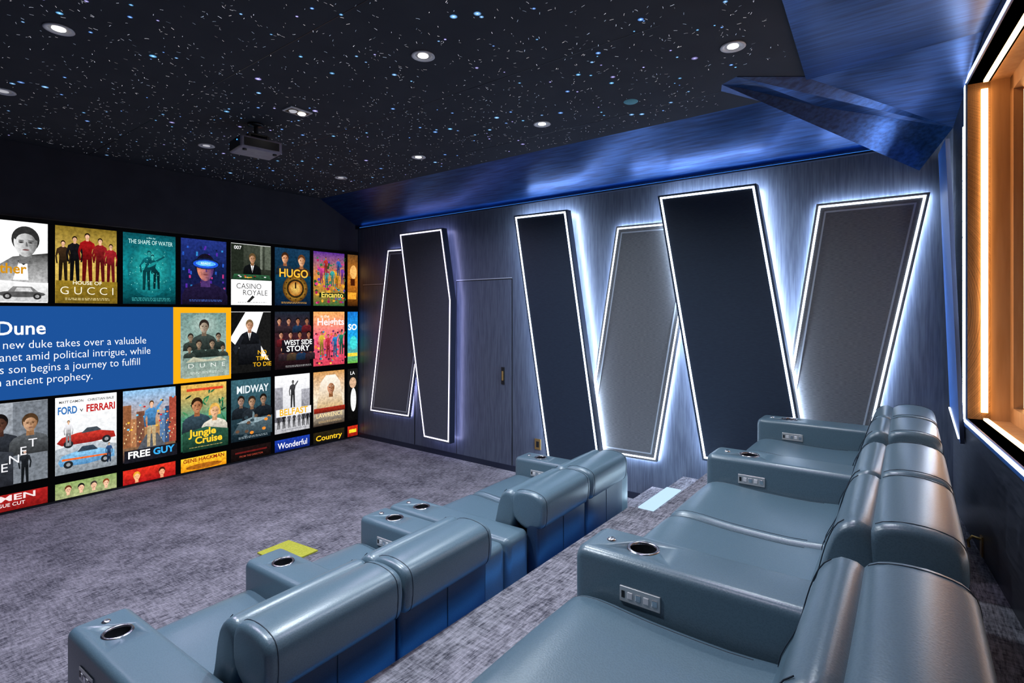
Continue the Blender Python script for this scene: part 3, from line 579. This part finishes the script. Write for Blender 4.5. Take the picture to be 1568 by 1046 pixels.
e=empty('square_ceiling_spotlight',(2.54,4.23,ZC)); box('frame',-.10,.10,-.07,.07,-.012,0,M_white,e,.004); box('recess',-.085,.085,-.055,.055,-.0135,-.012,M_black,e)
for i,x in enumerate((-.04,.04)): lathe('eye_%d'%i,[(0,-.022),(.026,-.022),(.034,-.014)],(x,0,0),M_lamp if i else M_lampdim,e)

# projector
e=empty('ceiling_projector',(2.49,4.83,0),math.radians(-8))
lathe('ceiling_plate',[(0,ZC-.001),(.07,ZC-.001),(.07,ZC-.02),(.03,ZC-.025),(.02,ZC-.03)],(0,0,0),M_black,e)
lathe('pole',[(.018,ZC-.02),(.018,3.60)],(0,0,0),M_black,e)
box('bracket',-.08,.08,-.07,.07,3.59,3.605,M_black,e,.004)
for i,(x,y) in enumerate(((-.08,-.07),(.08,-.07),(-.08,.07),(.08,.07))): box('arm_%d'%i,x-.01,x+.01,y-.01,y+.01,3.53,3.595,M_black,e)
M_pj=texmat('projector_shell',(.24,.22,.29),(.28,.26,.33),nscale=20,rough=.4)
box('body',-.18,.18,-.15,.15,3.44,3.55,M_pj,e,.018)
box('port_panel',-.184,-.17,-.13,.13,3.45,3.54,M_black,e,.003)
box('vent',-.15,.15,-.154,-.145,3.46,3.53,M_black,e)
o=lathe('lens_barrel',[(.0,.02),(.045,.02),(.045,.05),(.055,.05),(.055,-.02)],(0,0,0),M_black,e); o.rotation_euler=(math.radians(-90),0,0); o.location=(.05,.14,3.495)
box('status_lamp',-.187,-.183,-.08,-.07,3.51,3.518,M_ledb,e)
for i,x in enumerate((-.13,.13)): lathe('foot_%d'%i,[(0,-.012),(.018,-.012),(.018,0)],(x,-.1,3.44),M_black,e)

# ---------------------------------------------------------------- recliners
P_top=smooth2([(.03,.615),(-.018,.63),(-.036,.68),(-.038,.765),(-.018,.815),(.04,.838),(.12,.842),(.19,.822),(.215,.76),(.20,.66),(.11,.60)],3)
P_fr=smooth2([(.27,.42),(.215,.56),(.175,.70),(.185,.79),(.235,.825),(.29,.80),(.325,.72),(.355,.60),(.40,.50),(.40,.44),(.34,.40)],3)
P_seat=smooth2([(.30,.33),(.29,.42),(.36,.465),(.55,.455),(.80,.46),(1.0,.475),(1.09,.455),(1.125,.40),(1.115,.32),(1.05,.295),(.7,.30)],3)
P_rear=rr(.005,.10,.10,.66,.03)
P_base=rr(.03,1.03,.04,.34,.03)
P_leg=rr(1.03,1.11,.07,.30,.03)
def cut_arm(x0,x1,y0,y1,cups,par):
    o=loft('armrest',rr(x0,x1,.04,.62,.035,6),y0,y1,'y',M_leather,par,rnd=.045,nr=6)
    bpy.context.view_layer.update()
    for cx,cy in cups:
        bm=bmesh.new(); bmesh.ops.create_cone(bm,cap_ends=True,segments=40,radius1=.050,radius2=.050,depth=.14,matrix=Matrix.Translation((cx,cy,.61)))
        cm=bpy.data.meshes.new('c'); bm.to_mesh(cm); bm.free(); co=bpy.data.objects.new('c',cm); col.objects.link(co)
        co.parent=par
        md=o.modifiers.new('b','BOOLEAN'); md.object=co; md.operation='DIFFERENCE'; md.solver='EXACT'
        bpy.context.view_layer.update(); dg=bpy.context.evaluated_depsgraph_get()
        nm=bpy.data.meshes.new_from_object(o.evaluated_get(dg)); o.modifiers.clear(); o.data=nm
        bpy.data.objects.remove(co)
        lathe('cup_ring',[(.047,-.006),(.0475,.002),(.051,.004),(.057,.004),(.060,.0005)],(cx,cy,.62),M_rim,par)
        lathe('cup_well',[(.047,-.005),(.046,-.085),(0,-.085)],(cx,cy,.62),M_black,par)
    return o
def plate(x,y,z,par):
    box('control_plate',x-.006,x+.002,y-.075,y+.075,z-.028,z+.028,M_plate,par,.003)
    for i in range(4): box('button_%d'%i,x-.009,x-.004,y-.055+i*.03-.010,y-.055+i*.03+.010,z-.012,z+.012,M_white if i%2 else M_chrome,par,.002)
    box('usb_port',x-.0075,x-.004,y+.055,y+.067,z-.012,z+.012,M_black,par)
def seat(x0,x1,par):
    g=.005
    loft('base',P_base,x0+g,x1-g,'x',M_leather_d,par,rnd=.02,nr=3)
    loft('seat_cushion',P_seat,x0+g,x1-g,'x',M_leather,par,rnd=.04,bulge=.04)
    loft('leg_rest',P_leg,x0+g,x1-g,'x',M_leather,par,rnd=.02,nr=3)
    loft('back_cushion',P_fr,x0+g,x1-g,'x',M_leather,par,rnd=.035,bulge=.02,nb=10,puck=.012)
    loft('headrest',P_top,x0+g,x1-g,'x',M_leather,par,rnd=.028,bulge=.015,nb=10,puck=.008)
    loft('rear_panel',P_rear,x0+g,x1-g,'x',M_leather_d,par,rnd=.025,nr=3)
    tube('seam_rear_low',[(x0+.02,.003,.25),(x1-.02,.003,.25)],.004,M_seam,par)
    xm=(x0+x1)/2
    tube('seam_rear_mid',[(xm,.004,.12),(xm,.004,.62)],.0025,M_seam,par)
    for xx in (x0+.045,x1-.045):
        pts=[(xx,p,q) for p,q in P_top if q>.62 and p<.2]
        tube('seam_end',[(a,(b-.085)*1.006+.085,(c-.715)*1.010+.715) for a,b,c in pts],.0018,M_seam,par)
        pts=[(xx,p,q) for p,q in P_fr if p>.27 and q>.45 and q<.82]
        tube('seam_back',[(a,b+.004,c+.002) for a,b,c in pts],.0018,M_seam,par)
        pts=[(xx,p,q) for p,q in P_seat if q>.452 and p>.42]
        tube('seam_seat_edge',[(a,b,c+.001) for a,b,c in pts],.0018,M_seam,par)
def sofa(loc,rz,seats,arms,midarms=()):
    e=empty('recliner_sofa',loc,rz)
    for s in seats: seat(s[0],s[1],e)
    for a in arms:
        cut_arm(a[0],a[1],.06,1.13,[((a[0]+a[1])/2,.90)],e)
        plate(a[0],.86,.50,e)
        tube('arm_seam',[(a[0]+.02,.12,.614),(a[0]+.02,1.08,.614)],.0018,M_seam,e); tube('arm_seam',[(a[1]-.02,.12,.614),(a[1]-.02,1.08,.614)],.0018,M_seam,e)
        lathe('arm_button',[(0,.008),(.012,.008),(.018,.003),(.018,0)],((a[0]+a[1])/2,1.03,.62),M_chrome,e)
    for a in midarms:
        cut_arm(a[0],a[1],.44,1.13,[((a[0]+a[1])/2,.92)],e)
    return e
rot=math.radians(2.0)
sofa((.73,1.86,0),rot,[(.25,.91),(.91,1.57)],[(0,.24),(1.585,1.82)],[(.79,1.02)])
sofa((.73+1.84*math.cos(rot),1.86+1.84*math.sin(rot),0),rot,[(.24,.90),(.91,1.57)],[(0,.235),(1.58,1.82)])
r2=math.radians(.8)
def bk(x): return (x,-.10+math.tan(r2)*x,.5)
sofa(bk(.14),r2,[(.255,.935),(.945,1.63)],[(0,.25)])
sofa(bk(1.78),r2,[(.255,.945),(.95,1.63)],[(0,.25)])
sofa(bk(3.42),r2,[(.255,.81),(.815,1.37)],[(0,.25),(1.38,1.62)])

o=mkobj('floor_mat',[(2.28,4.0,.012),(2.60,4.02,.012),(2.56,4.40,.012),(2.27,4.38,.012),(2.28,4.0,.001),(2.60,4.02,.001),(2.56,4.40,.001),(2.27,4.38,.001)],[(0,1,2,3),(7,6,5,4),(0,4,5,1),(1,5,6,2),(2,6,7,3),(3,7,4,0)],M_mat)
h=bpy.data.objects['brass_wall_hook']
bwpart('back_plate',4.34,4.39,.001,.01,.51,.63,M_brass,h)
tube('hook',[BW(4.365,.01,.61),BW(4.365,.05,.62),BW(4.365,.07,.59),BW(4.365,.065,.55)],.008,M_brass,h)

w=bpy.data.worlds.new('w'); scn.world=w; w.use_nodes=True; w.node_tree.nodes['Background'].inputs[0].default_value=(.3,.4,.7,1); w.node_tree.nodes['Background'].inputs[1].default_value=.05

c=bpy.data.cameras.new('camera'); c.sensor_width=36; c.lens=36*825/1568; c.shift_y=-45/1568; c.clip_start=.02
o=bpy.data.objects.new('camera',c); col.objects.link(o); o.location=(0,0,2.0); o.rotation_euler=(math.radians(90),0,math.radians(37.3-90))
scn.camera=o
